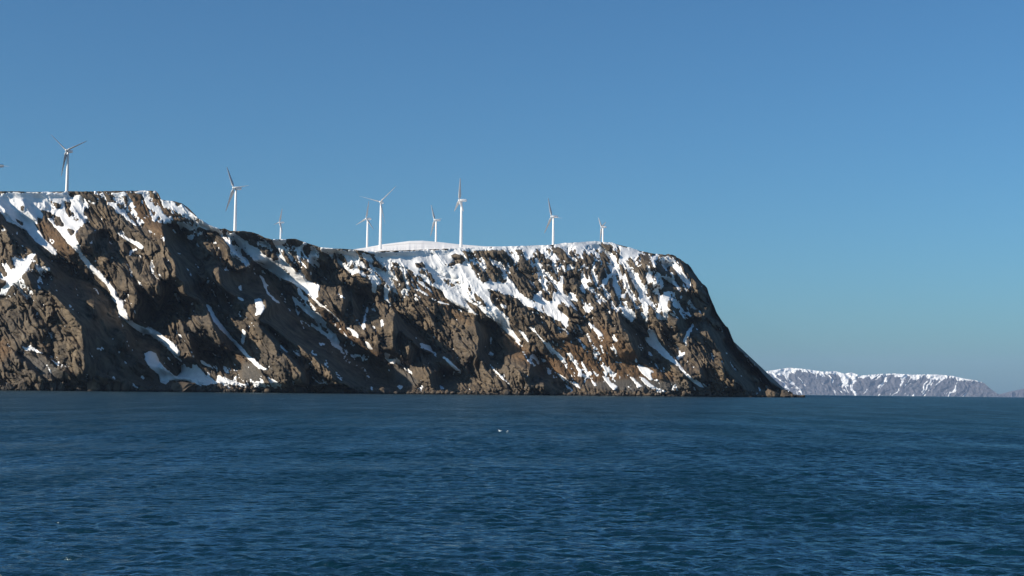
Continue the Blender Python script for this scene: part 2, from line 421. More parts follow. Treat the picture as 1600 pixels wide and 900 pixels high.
SNOW = [P(s) for s in """-60,301,0,301,104,301,112,310,128,302,128,316,132,326,130,338,138,338,130,354,120,360,118,372,124,388,128,396,136,404,148,418,156,424,168,438,178,448,184,460,176,460,166,446,152,432,138,420,128,408,116,388,106,380,96,366,86,356,78,346,68,336,66,344,58,338,60,352,48,346,64,364,68,372,82,386,90,398,86,400,68,386,52,374,40,360,24,352,10,346,0,330,-60,300
170,440,176,452,184,464,194,472,194,482,202,496,212,506,222,510,236,512,246,518,258,526,274,538,282,550,280,558,290,568,304,580,312,592,330,600,318,602,308,596,284,582,284,568,270,554,256,540,236,524,217,518,203,508,187,492,181,477,173,460,165,440
226,554,234,548,244,552,248,564,260,578,276,588,286,580,308,594,312,602,296,596,270,594,258,600,250,598,248,588,236,576,230,568
0,458,12,436,12,424,24,418,20,408,22,400,34,406,44,400,50,395,58,397,48,404,42,416,36,428,24,442,8,458,0,464
68,416,78,418,78,425,72,422
168,316,178,318,186,326,192,330,202,342,212,350,217,356,212,354,200,344,188,334,178,324,168,320
173,302,196,300,198,306,184,308
196,299,242,299,245,302,210,303
176,360,186,364,200,372,212,378,226,386,222,390,208,382,192,372
210,388,218,388,208,394,202,402,203,392
224,304,232,314,244,324,256,336,268,346,266,349,254,340,240,328,228,316
236,344,244,334,249,338,240,346
206,323,216,320,214,325
250,312,264,314,284,318,296,330,320,346,336,356,344,362,330,362,320,358,312,356,300,342,288,334,276,332,264,320,260,324,256,328,252,318
274,348,286,346,296,354,304,356,298,360,280,352
292,372,304,362,306,370,298,375
366,362,376,372,384,380,396,386,408,392,418,398,432,406,438,406,436,392,428,382,424,374,448,374,444,380,438,383,444,388,442,398,448,410,456,418,464,426,470,428,480,438,490,442,500,446,496,456,498,464,492,466,500,474,516,486,530,498,540,510,550,514,558,520,548,518,534,506,520,492,508,482,494,472,486,464,474,454,466,448,452,440,440,434,428,428,412,418,400,410,388,400,378,386,368,376,360,366
452,458,464,468,474,478,486,486,500,494,512,506,504,506,488,496,476,486,464,476,454,464
466,450,480,466,494,484,492,486,478,472,464,458
406,430,412,434,418,452,428,466,438,474,432,474,420,464,414,452
400,468,408,466,410,476,414,477,408,492,398,493,400,484
370,462,382,468,380,471,372,468
322,476,330,480,336,492,342,502,352,514,360,524,370,534,384,548,396,560,406,570,418,576,418,580,404,576,390,564,376,548,360,532,348,518,334,504,328,490
378,512,386,520,382,530,382,538,385,544,376,536,379,524
300,568,312,576,322,590,340,596,340,588,350,588,364,596,380,600,386,606,366,602,350,598,336,600,318,598,308,598,300,586
398,606,400,596,412,598,424,604,422,592,432,596,442,600,438,604,424,604,412,606
312,561,320,566,330,572,324,573,314,568
480,582,488,588,500,598,510,598,500,601,490,594
456,546,470,556,469,559,458,550
476,568,484,577,482,577,476,571
436,536,450,550,448,551,438,542
496,534,510,536,506,542,500,540
522,536,536,544,534,548,524,542
482,502,500,514,520,528,518,529,496,518
546,514,560,522,562,532,552,526
554,533,564,538,562,539
570,533,578,536,580,542,594,552,606,562,618,562,618,570,610,568,600,558,588,550,576,544
600,551,610,554,606,560
602,566,610,580,608,582
574,476,576,484,570,500,572,510,568,518,566,510,568,496
598,496,597,512,595,512,595,502
500,387,522,388,544,392,566,396,588,400,600,404,612,410,608,420,600,428,600,436,590,440,588,458,582,458,580,446,576,430,560,428,550,430,540,420,524,408,510,396,502,394
608,444,614,448,606,460,608,474,618,476,600,468
600,440,616,446,608,450,604,464,609,474,600,468
474,378,480,380,468,392,470,402,468,412,465,402,464,392
488,416,486,432,484,436,485,424
486,398,502,401,488,400
560,391,600,394,640,392,720,390,728,400,734,410,738,420,744,432,752,440,760,440,772,442,792,442,796,436,802,444,812,456,820,464,832,466,844,454,848,456,844,468,864,472,862,460,868,456,884,462,896,478,904,487,894,482,880,478,872,476,872,484,888,496,890,500,886,504,892,516,884,512,876,504,864,496,850,490,836,482,820,478,812,468,800,462,786,460,776,456,760,450,766,460,768,472,776,480,786,488,796,498,798,512,806,524,816,534,812,534,792,520,776,504,760,492,748,480,730,468,724,468,748,492,744,493,728,484,712,476,696,466,692,456,670,444,660,434,648,426,632,416,612,408,600,403,580,396
966,414,970,386,980,385,994,390,1004,396,988,400,976,408,970,415
940,438,952,432,960,420,966,416,966,420,952,434,948,444,943,445
904,378,916,380,910,398,906,394
820,388,838,388,830,402,822,408
912,378,912,398,900,396,898,384
876,434,898,416,890,426,880,444,878,456,872,454
1022,422,1036,430,1052,438,1064,452,1062,454,1048,440,1032,432
1012,426,1020,424,1016,438,1010,450,1006,460,1012,472,1014,482,1010,488,1012,504,1009,503,1006,484,1002,472,996,466,1004,454,1010,440
1036,456,1046,456,1048,466,1042,474,1044,488,1038,500,1036,492,1038,480,1032,480,1032,490,1028,500,1028,484,1032,470
966,474,976,482,990,488,990,500,986,504,976,494
910,478,928,480,922,490,914,488
912,430,922,440,912,444,904,438
930,472,940,466,938,474
966,464,980,456,976,466
1084,504,1082,514,1076,526,1072,530,1074,540,1071,544,1070,536,1065,536,1072,520
1057,558,1072,548,1070,554,1060,562
1012,512,1024,520,1026,530,1032,536,1044,550,1056,562,1068,576,1080,588,1090,596,1100,605,1092,604,1080,596,1068,582,1054,570,1040,560,1026,548,1012,538,1006,526,1014,526
1011,544,1021,557,1012,555
994,571,1012,574,1024,580,1022,584,1016,584,1018,590,1026,596,1016,594,1006,586
988,580,1000,588,1008,592,1014,598,1026,606,1040,610,1046,614,1028,612,1014,604,1000,594
940,586,950,594,958,600,966,604,960,610,952,602
940,571,954,578,954,583,946,580
996,596,1007,604,995,606
970,593,990,610,986,610
924,594,935,604,928,602
920,578,928,586,922,584
920,502,930,512,942,524,940,526,932,520,944,534,960,548,958,548,938,528,920,508
1083,603,1089,610,1084,610
1116,588,1122,578,1124,578,1118,588
1096,597,1106,605,1102,605
1196,601,1206,608,1198,607
1184,601,1190,609,1187,612
1090,480,1096,490,1094,490
782,474,792,478,792,484,784,480
808,514,820,520,828,534,826,537,816,526
820,508,834,514,844,526,856,536,868,550,880,560,886,568,880,564,864,550,848,536,836,520
830,540,840,550,836,550
830,552,838,556,844,572,840,570
844,558,854,564,851,566
854,580,862,584,858,585
868,582,880,588,890,594,904,600,908,608,900,604,886,596
882,600,896,610,894,614,888,610
900,574,908,578,910,590,902,588,906,582
909,566,920,580,914,576
888,550,898,558,892,556
690,554,702,562,710,570,721,581,716,582,704,572,692,562
656,536,672,540,676,550,664,546
764,566,774,578,786,590,801,604,794,600,780,588,768,574
765,550,772,552,768,557
767,522,769,530,767,540,765,530
619,558,626,568,622,566
628,571,644,582,642,584,632,576
649,587,660,594,658,597
616,602,630,604,626,609
687,601,694,606,692,610,688,608
638,450,652,452,666,458,680,470,700,474,720,484,726,492,712,480,688,474,668,462,652,454
648,436,662,442,666,450,656,444
626,456,632,452,630,462
28,537,42,544,48,538,50,542,68,552,66,554,50,548,40,548
80,561,90,569,102,578,101,579,90,571,79,562
700,388,740,386,800,384,860,382,900,378,940,376,962,379,962,383,940,382,900,384,860,388,800,390,740,392,700,392""".split('\n')]
SPECKLE = [(P(s), v) for s, v in (
    ("128,302 164,302 160,310 150,320 140,326 132,330", 0.45),
    ("650,424 680,420 720,440 756,470 764,482 740,476 700,452 664,440", 0.55),
    ("726,390 800,386 860,384 900,380 960,380 1000,394 1058,402 1070,424 1060,444 1040,440 1030,470 1000,480 980,470 960,460 940,480 910,476 880,462 868,456 848,456 844,454 832,466 820,464 802,444 796,436 772,440 752,440 744,432 734,410", 0.40),
    ("500,388 560,392 610,410 610,440 590,446 560,428 524,408", 0.62),
    ("1044,402 1054,404 1066,414 1066,426 1076,432 1080,444 1074,458 1066,448 1058,438 1048,426 1046,414", 0.58),
    ("960,460 1000,470 1060,450 1090,480 1080,500 1040,500 1000,500 950,490", 0.36),
    ("880,500 960,520 1000,600 900,600 850,540", 0.22),
    ("252,316 300,336 330,360 300,376 270,350", 0.36),
    ("0,400 60,400 80,440 40,470 0,460", 0.33),
    ("340,360 420,380 440,420 400,420 360,400", 0.40),
    ("440,376 500,386 500,420 470,420 446,400", 0.40),
    ("600,400 640,420 690,470 640,470 600,450", 0.40),
    ("820,400 900,430 900,470 820,450", 0.40),
    ("160,300 250,302 270,350 200,350 168,330", 0.30),
    ("440,440 500,480 580,560 560,570 470,500", 0.33),
    ("300,560 420,590 440,608 300,604", 0.33),
)]
HOLES = [P(s) for s in """62,328,80,332,94,342,100,350,98,355,86,352,80,342,68,336
100,314,112,318,108,326,112,336,108,340,102,328
84,316,96,320,94,328,88,326
104,356,118,360,112,370,104,362
32,322,38,323,36,330,33,328
20,338,36,348,36,354,26,346
520,392,536,400,540,408,532,410,524,402
558,416,574,422,578,430,566,426
562,404,578,410,576,414,562,408
582,410,596,416,594,420,582,416
649,412,660,411,664,418,652,418
704,398,724,398,728,408,712,414,700,416,708,406
726,392,738,394,746,404,736,400
752,426,776,420,780,428,770,440,758,438
754,390,786,396,786,408,770,406,752,400
800,428,812,418,830,426,838,440,844,454,832,466,820,464,808,452,802,440
800,418,816,408,820,412,802,424
880,430,892,420,908,426,910,444,896,456,882,460
668,394,676,396,680,400,672,398
405,388,430,394,438,404,426,404,412,398""".split('\n')]
GRASS = [P(s) for s in """496,474,520,496,546,516,560,530,580,546,600,564,608,580,618,596,600,588,576,568,550,546,530,528,510,506
348,584,356,568,366,556,380,554,386,562,370,566,360,578
318,412,334,410,328,418
-60,520,0,526,12,534,18,548,12,556,0,564,-60,570
50,536,76,538,70,546
60,352,66,342,90,360,112,384,128,408,108,400,92,392,80,380
768,510,796,530,824,542,840,562,866,580,900,598,912,604,884,590,852,578,826,554,792,536
880,546,920,562,920,594,896,590,880,570
940,554,980,562,1000,570,1040,578,1060,588,1040,590,1000,578,960,570
1028,500,1026,516,1032,530,1024,520
1060,562,1080,574,1100,598,1076,578
688,558,724,582,716,588,696,574,680,562
600,570,616,586,604,586
640,420,680,460,730,496,800,530,770,520,700,490,650,450
930,500,970,530,1000,560,960,556,920,530
770,520,860,560,900,590,860,590,800,560
870,520,1000,560,1060,600,900,600,860,560
200,300,250,310,300,380,260,380,210,340""".split('\n')]
TALUS = [P(s) for s in """32,552,60,556,100,582,112,594,80,590,60,584,48,576
380,568,396,568,412,588,404,600,390,600,376,590
612,570,640,584,656,598,640,606,620,596
900,600,960,612,1040,616,1080,612,1060,596,980,592
0,600,300,604,620,612,620,616,0,612""".split('\n')]

# ------------------------------------------------------------------ rasterise the survey on a 1-pixel grid
GX0, GY0, GX1, GY1 = -70, 270, 1270, 640
W, H = GX1 - GX0, GY1 - GY0
gx, gy = np.meshgrid(np.arange(W) + GX0 + 0.0, np.arange(H) + GY0 + 0.0)
shade = np.zeros((H, W))
for i_, p in enumerate(SHADE): fill_poly(shade, p, 0.55 if i_ >= len(SHADE) - 3 else {0: 1.15, 1: 1.2, 2: 1.8, 4: 2.0, 5: 2.3, 6: 1.8}.get(i_, 1.5), GX0, GY0)
for p in LIT: fill_poly(shade, p, 0.0, GX0, GY0)
snow = np.zeros((H, W))
for p, v in SPECKLE: fill_poly(snow, p, v, GX0, GY0)
for p in SNOW: fill_poly(snow, p, 1.0, GX0, GY0)
fill_poly(snow, SPECKLE[1][0], 0.62, GX0, GY0); fill_poly(snow, SPECKLE[3][0], 0.64, GX0, GY0)
for p in HOLES: fill_poly(snow, p, 0.0, GX0, GY0)
grass = np.zeros((H, W)); talus = np.zeros((H, W))
for p in GRASS: fill_poly(grass, p, 1.0, GX0, GY0)
for p in TALUS: fill_poly(talus, p, 1.0, GX0, GY0)
snow = 0.68 * gauss(snow, 0.7) + 0.32 * gauss(snow, 2.6); grass = gauss(grass, 6.0); talus = gauss(talus, 2.5)

DREF = DSHORE(gx) + 120.0
MPP = DREF / F                                     # metres per picture pixel on the face
WX = (gx - 800.0) * DREF / F                       # metres along the coast
WZ = (617.0 - gy) * DREF / F                       # metres up
# large relief: faces of the shaded polygons turn away to the right, the others come forward
run = np.zeros_like(shade); acc = np.zeros(H)
for i in range(W):                                 # steep drop just past each crest, easing into the gully
    acc = np.where(shade[:, i] > 0.5, acc + 1, np.maximum(0, acc * 0.6 - 0.5)); run[:, i] = acc
slope = gauss(shade * (1.5 + 5.0 * np.exp(-run / 15.0)), 1.0)
slope = slope - slope.mean()
def integrate(g, alpha, reach):
    """relief whose sideways slope is g, as level as possible along the fall line"""
    padx, pady = 220, 160
    g = np.pad(g, ((pady, pady), (padx, padx)))
    kx = 2 * np.pi * np.fft.fftfreq(g.shape[1])[None, :]; ky = 2 * np.pi * np.fft.fftfreq(g.shape[0])[:, None]
    G = np.fft.fft2(g)
    D = np.fft.ifft2(-1j * kx * G / (kx ** 2 + alpha * ky ** 2 + 1.0 / reach ** 2)).real
    return D[pady:-pady, padx:-padx]
rel = integrate(slope * MPP, 0.08, 110.0)
turn = np.clip((gx - 1060) / 170.0, 0, 2) ** 1.6 * 120.0
# crags: domain-warped faceted blocks at three sizes, leaning with the strata
wx = WX + 6 * fbm(WX / 45, WZ / 45, 2, 5); wz = WZ + 6 * fbm(WX / 45, WZ / 45, 2, 9)
sx = wx + 0.45 * wz                                # cracks lean down to the right
dx_ = wx + 0.80 * wz                               # spurs and gullies run obliquely down the face
rockiness = np.clip(1.0 - 0.80 * gauss(np.clip(snow * 1.3 - 0.2, 0, 1), 2.0) - 0.6 * grass - 0.75 * talus, 0.08, 1.0)
ridge = 1 - np.abs(fbm(dx_ / 80, wz / 190, 3, 21))
ridge2 = 1 - np.abs(fbm(dx_ / 30 + 4, wz / 95, 3, 23))
bed = (wz * 0.93 + wx * 0.30 + 5 * fbm(WX / 35, WZ / 35, 2, 25)) / 7.5
fr_ = bed - np.floor(bed)
ledge = np.where(fr_ < 0.8, fr_ / 0.8, (1 - fr_) / 0.2) * np.clip(0.6 + fbm(WX / 30, WZ / 18, 2, 27), 0, 1.3)
crag = (-32 * (ridge - 0.6) - 15 * (ridge2 - 0.6)
        + 30 * facets(dx_ / 32, wz / 66, 31, 0.55)
        + 14 * facets(sx / 14 + 7, wz / 27, 41, 0.75)
        + 3.6 * facets(sx / 6.5, wz / 11, 51, 0.85)
        + 1.5 * facets(sx / 3.2, wz / 4.6, 57, 0.9)
        + 1.5 * ledge
        + 9.0 * np.exp(-(fbm(sx / 26, wz / 60, 3, 71) / 0.07) ** 2) + 4.5 * np.exp(-(fbm(sx / 10, wz / 26, 2, 73) / 0.09) ** 2)
        + 2.3 * fbm(wx / 9, wz / 12, 4, 61, 0.62))
calm = 1 - 0.62 * np.clip(gauss(np.clip(shade, 0, 1), 1.5), 0, 1)   # gully sides facing away are smoother
detail = crag * rockiness * calm
RELIEF = rel + turn + detail
RELIEF_S = gauss(rel + turn + detail, 3.0)
recess = np.clip((gauss(crag, 0.8) - gauss(crag, 7.0)) / 8.0, -1, 1)

# ------------------------------------------------------------------ headland mesh
NC, NR = 1310, 365
cx = np.linspace(-55, 1258, NC)
v = np.linspace(0, 1, NR)
brow = BROW(cx) + 0.35 * fbm(cx / 5.0, cx * 0 + 0.5, 3, 77) + np.where((cx > 1040), 2.0 * fbm(cx / 11.0, cx * 0 + 3.5, 3, 79), 0)
shore = py_for(cx, DSHORE(cx), -0.5)
shore = np.maximum(shore, brow + 0.5)
PX = np.broadcast_to(cx, (NR, NC)).copy()
PY = brow + v[:, None] * (shore - brow)

def face_depth(px, py):
    d0 = DSHORE(px)
    hgt = np.maximum(0, (shore_at(px) - py)) * (d0 + 100) / F
    relief = sample(RELIEF, px, py, GX0, GY0)
    low = np.clip(hgt / 14.0, 0.0, 1.0)
    top = np.clip((py - BROW(px)) / 10.0, 0.15, 1)
    mx_, mz_ = (px - 800) * d0 / F, hgt
    bank = np.clip(1.15 - hgt / (13.0 + 6 * pnoise(mx_ / 30, mx_ * 0, 131)), 0, 1) ** 0.6
    blocks = -7.0 + 13 * facets(mx_ / 11, mz_ / 9, 133, 0.8) + 6 * facets(mx_ / 4.6, mz_ / 4, 137, 0.9) + 2.5 * fbm(mx_ / 5, mz_ / 5, 3, 139, 0.6)
    return d0 + 0.92 * hgt + 18 + bank * blocks + relief * (0.25 + 0.75 * low) * (0.35 + 0.65 * top), hgt

def shore_at(px):
    return py_for(px, DSHORE(px), -0.5)

D, HGT = face_depth(PX, PY)
V = at_depth(PX, PY, D)
# a skirt under the water
sk = V[-1].copy(); sk[:, 1] -= 6; sk[:, 2] -= 9
VV = np.concatenate([V.reshape(-1, 3), sk])
me = mesh_from('headland', VV, grid_quads(NR + 1, NC))
gsv = sample(grass, PX, PY, GX0, GY0); tsv = sample(talus, PX, PY, GX0, GY0)
pad = lambda a, val=0.0: np.concatenate([a.ravel(), np.full(NC, val)])
add_attr(me, 'grass', pad(gsv)); add_attr(me, 'talus', pad(tsv))
wetn = 3.0 + 1.4 * fbm(PX / 6, PX * 0, 3, 91)
add_attr(me, 'wet', pad(np.clip((wetn - V[..., 2]) / 0.8, 0, 1), 1.0))
headland = obj('headland', me, M_ROCK, kind='structure', label='steep brown rocky headland streaked with snow gullies above the sea')

# ------------------------------------------------------------------ plateau behind the brow (with the low snow hill)
offs = np.concatenate([[0], np.geomspace(4, 2600, 46)])
pl_py = np.zeros((len(offs), NC)); pl_d = np.zeros_like(pl_py)
crest = CREST(cx)
rise = np.minimum(crest - brow, 30)
for i, o in enumerate(offs):
    t = np.clip(o / 900.0, 0, 1); t = t * t * (3 - 2 * t)
    hid = 1.5 * np.clip(o / 60.0, 0, 1) + 0.012 * o
    pl_py[i] = np.where(rise < 0, brow + rise * t + np.clip(o - 950, 0, 9e9) * 0.02, brow + hid)
    pl_d[i] = D[0] + o
PVp = at_depth(np.broadcast_to(cx, pl_py.shape), pl_py, pl_d)
PVp[..., 2] = np.where(offs[:, None] > 2000, np.minimum(PVp[..., 2], PVp[..., 2] - (offs[:, None] - 2000) * 0.5), PVp[..., 2])
PVp[..., 2] = np.maximum(PVp[..., 2], -9)
me = mesh_from('plateau', PVp.reshape(-1, 3), grid_quads(len(offs), NC)[:, ::-1])
ps = np.ones_like(pl_py)
ps[:, :] = np.where(cx < 246, 0.0, 1.0)
ps = np.where(cx > 1062, 0.0, ps)
add_attr(me, 'snow', ps)
obj('plateau', me, M_PLAT, kind='structure', label='gently domed snow plateau behind the cliff edge with bare windswept streaks')

# ------------------------------------------------------------------ snow: real sheets lying on the rock
sn = sample(snow, PX, PY, GX0, GY0)
mx = (PX - 800) * MPP.mean(); mz = (617 - PY) * MPP.mean()
n1 = fbm((mx + 0.45 * mz) / 8, mz / 19, 4, 101, 0.6)
n2 = pnoise((mx - 0.75 * mz) / 4.0, (mz + 0.9 * mx) / 30.0, 111)       # streaks along the fall line
rc = sample(recess, PX, PY, GX0, GY0)
n3 = fbm((mx + 0.3 * mz) / 3.2, mz / 2.6, 2, 121, 0.6)
high = np.clip(1 - (PY - BROW(PX)) / 110.0, 0, 1)
field = sn - 0.485 + 0.27 * n1 + 0.13 * n2 + 0.13 * n3 + 0.36 * rc + 0.03 * high
field = np.where(sn > 0.93, np.maximum(field, 0.10 + 0.1 * n1 + 0.2 * rc), field)
field = np.where(HGT < 4, -1, field)
thick = np.clip(field * 7.0, -2.0, 0.9)
rs = sample(RELIEF_S, PX, PY, GX0, GY0); rr = sample(RELIEF, PX, PY, GX0, GY0)
fillw = np.clip(field * 3.0, 0, 1)
Ds = D - thick + np.minimum(0, np.clip(rs - rr, -3, 0)) * fillw
Vs = at_depth(PX, PY, Ds)
Vs[..., 2] += 0.3 * np.clip(thick, 0, 1)
q = grid_quads(NR, NC)
fm = field.ravel()[q].max(axis=1) > -0.0
q = q[fm]
# connected patches (label propagation on shared vertices)
lab = np.arange(NR * NC)
while True:
    m = lab[q].min(axis=1)
    new = lab.copy()
    for j in range(4): np.minimum.at(new, q[:, j], m)
    new = new[new]; new = new[new]
    if np.array_equal(new, lab): break
    lab = new
fl = lab[q[:, 0]]
ids, inv, cnt = np.unique(fl, return_inverse=True, return_counts=True)
order = np.argsort(-cnt)
keep = [i for i in order[:260] if cnt[i] >= 40]
def snow_part(mask, name, kind=None):
    qq = q[mask]
    u, iv = np.unique(qq, return_inverse=True)
    me = mesh_from(name, Vs.reshape(-1, 3)[u], iv.reshape(-1, 4))
    o = obj(name, me, M_SNOW, headland)
    if kind: o['kind'] = kind
    return o
byid = np.argsort(inv, kind='stable'); starts = np.searchsorted(inv[byid], np.arange(len(ids) + 1))
keepset = set(keep)
for i in keep:
    snow_part(byid[starts[i]:starts[i + 1]], 'snow_patch')
rest = np.array([i not in keepset for i in range(len(ids))])[inv]
if rest.any(): snow_part(np.where(rest)[0], 'snow_scatter', 'stuff')

# ------------------------------------------------------------------ far islands
def far_massif(name, prof, d0, depth, seed, label, foot_lo, foot_hi, snowy):
    prof = interp(prof)
    nc, nr = 520, 90
    c = np.linspace(foot_lo, foot_hi, nc); b = prof(c) + 0.25 * fbm(c / 4, c * 0, 3, seed)
    s = py_for(c, d0, float(sea_z(d0)) - 4.0)
    b = np.minimum(b, s - 0.3)
    vv = np.linspace(0, 1, nr)[:, None]
    px = np.broadcast_to(c, (nr, nc)); py = b + vv * (s - b)
    mpp = 14000.0 / F; K = d0 / 14000.0
    h = (s - py) * mpp
    x = (px - 1400) * mpp
    lean = np.interp(c, [1190, 1330, 1370, 1560], [0.9, 0.2, -0.7, -0.5])
    w = x + lean * h + 30 * fbm(x / 150, h / 150, 2, seed + 1)
    rg = 1 - np.abs(fbm(w / 190 + 0.4 * fbm(x / 160, h / 120, 2, seed + 8), h / 420, 4, seed + 2, 0.6))
    dd = d0 + K * (1.0 * h - 42 * (rg - 0.5) * np.clip((s - py) / 10, 0.2, 1) + 12 * fbm(x / 40, h / 40, 3, seed + 3))
    Vf = at_depth(px, py, dd)
    back = [Vf[0] + np.array([0, o, -z]) for o, z in ((60, 2), (200, 8), (600, 20), (1200, 60), (4000, 1500))]
    # plateau first so that the rows run from the back to the foot
    Va = np.concatenate([np.stack(back[::-1]), Vf])
    o = obj(name, mesh_from(name, Va.reshape(-1, 3), grid_quads(len(Va), nc)), M_FAR, kind='structure', label=label)
    fr = (s - py) / np.maximum(s - b, 1)
    wd = np.clip((b - 604) / -14, 0, 1)
    rim = 0.89 + 0.15 * fbm(x / 170, h * 0, 3, seed + 9)
    f = snowy * (0.9 * np.clip((fr - rim) / 0.12, -0.6, 1) + 0.12) + 0.35 * (0.5 - rg) + 0.24 * fbm(x / 60, h / 60, 4, seed + 5, 0.65) + 0.75 * fbm(w / 24, h / 330, 3, seed + 6) + 0.10
    f = f * wd + (wd - 1)
    th = np.clip(f * 20, -8, 5) * K
    Vn = at_depth(px, py, dd - th); Vn[..., 2] += 0.5 * np.clip(th, 0, 2)
    qd = grid_quads(nr, nc); k = f.ravel()[qd].max(axis=1) > 0
    tops = Va[:len(back) + 1].copy(); tops[..., 2] += np.where(wd[0][None] > 0.4, 2.0, -6.0)
    u, iv = np.unique(qd[k], return_inverse=True)
    vs_ = np.concatenate([Vn.reshape(-1, 3)[u], tops.reshape(-1, 3)])
    qs_ = np.concatenate([iv.reshape(-1, 4), grid_quads(len(back) + 1, nc) + len(u)])
    obj('snow_cover', mesh_from('snow_cover', vs_, qs_), M_SNOW, o)
    return o
far_massif('distant_island', P("1150,600 1180,588 1193,582 1200,579.5 1212,578 1222,576 1235,574.4 1250,576 1267,578 1288,581 1306,580 1319,584 1330,582 1345,587 1374,584.5 1398,583.6 1424,585.5 1463,585 1490,587.6 1508,592 1524,594 1537,598 1547,607 1558,614.6 1566,618 1580,622"),
           44000.0, 2000, 301, 'low flat-topped island with snowy crest far off on the horizon', 1150, 1578, 1.0)
far_massif('distant_hill', P("1545,621 1556,619 1566,617.5 1580,613.5 1600,608.5 1640,600 1700,592 1760,600"),
           47000.0, 2000, 401, 'blue hill rising from the horizon at the right of the picture', 1548, 1760, 0.25)

# ------------------------------------------------------------------ sea: one curved sheet to beyond the horizon
fine = np.radians(np.linspace(-21.8, 21.8, 620))
coarse = np.radians(np.linspace(21.8, 338.2, 50))[1:-1]
az = np.concatenate([fine, coarse, [fine[0] + 2 * math.pi]])
rad = [3.0, 8.0, 16.0, 26.0, 34.0, 40.0]
r = 44.0
while r < 420: rad.append(r); r += 0.17 + 0.55 * (max(0, r - 50) / 350.0) ** 1.3
dr = 0.75
while r < 60000: rad.append(r); r += dr; dr *= 1.022
rad = np.array(rad)
A, Rr = np.meshgrid(az, rad)
SX, SY = Rr * np.sin(A), Rr * np.cos(A)
rng = np.random.RandomState(4)
Zs = np.zeros_like(SX); lost = np.zeros_like(SX); tot = 0.0
cell = np.maximum(np.gradient(rad)[:, None], np.gradient(az)[None, :] * Rr)
gust = 0.80 + 0.55 * fbm(SX / 55, SY / 30, 3, 201)
NW = 110
for i in range(NW):
    lam = 0.32 * (4.2 / 0.32) ** ((i + rng.rand()) / NW)
    th = 0.22 + rng.randn() * 0.50      # wind from the left and ahead
    kx, ky = math.sin(th) * 2 * math.pi / lam, math.cos(th) * 2 * math.pi / lam
    amp = 0.0112 * lam ** 0.80 * (1.0 if lam < 1.5 else (1.5 / lam) ** 1.6)
    ph = rng.rand() * 6.283
    fade = np.clip((lam / cell - 2.0) / 2.0, 0, 1)
    s = np.sin(kx * SX + ky * SY + ph)
    lost += (1 - fade) * (amp / lam) ** 2; tot += (amp / lam) ** 2
    Zs += fade * amp * (s + 0.25 * np.sin(2 * (kx * SX + ky * SY + ph) + 1.57))
Zs *= np.clip(gust, 0.3, 1.4)
Zs += sea_z(Rr)
SV = np.stack([SX, SY, Zs], -1).reshape(-1, 3)
sq = grid_quads(len(rad), len(az))[:, ::-1]
sea_me = mesh_from('sea', SV, sq)
add_attr(sea_me, 'unresolved', lost / tot)
obj('sea', sea_me, M_SEA, kind='structure', label='deep blue sea ruffled by small wind waves')

# ------------------------------------------------------------------ shore boulders
def boulder_mesh(seed, sub=3):
    bm = bmesh.new(); bmesh.ops.create_icosphere(bm, subdivisions=sub, radius=1.0)
    rg = random.Random(seed)
    planes = [(Vector((rg.gauss(0, 1), rg.gauss(0, 1), rg.gauss(0, 0.8))).normalized(), rg.uniform(0.42, 0.8)) for _ in range(14)]
    P3 = np.array([v.co[:] for v in bm.verts])
    nz = fbm(P3[:, 0] * 2.0 + P3[:, 2] * 0.9 + seed, P3[:, 1] * 2.0 - P3[:, 2] * 1.6, 4, seed, 0.6) - 0.9 * np.exp(-(fbm(P3[:, 0] * 1.6 - P3[:, 2], P3[:, 1] * 1.6 + P3[:, 2] * 1.3, 2, seed + 50) / 0.13) ** 2)
    for v, n in zip(bm.verts, nz):
        p = v.co.copy()
        for nrm, dist in planes:
            e = p.dot(nrm) - dist
            if e > 0: p -= nrm * e * 0.92
        v.co = p * (1 + 0.13 * n)
    me = bpy.data.meshes.new('boulder'); bm.to_mesh(me); bm.free()
    return me
BM = [boulder_mesh(s) for s in range(9)]
for m in BM: m.materials.append(M_BOULDER)

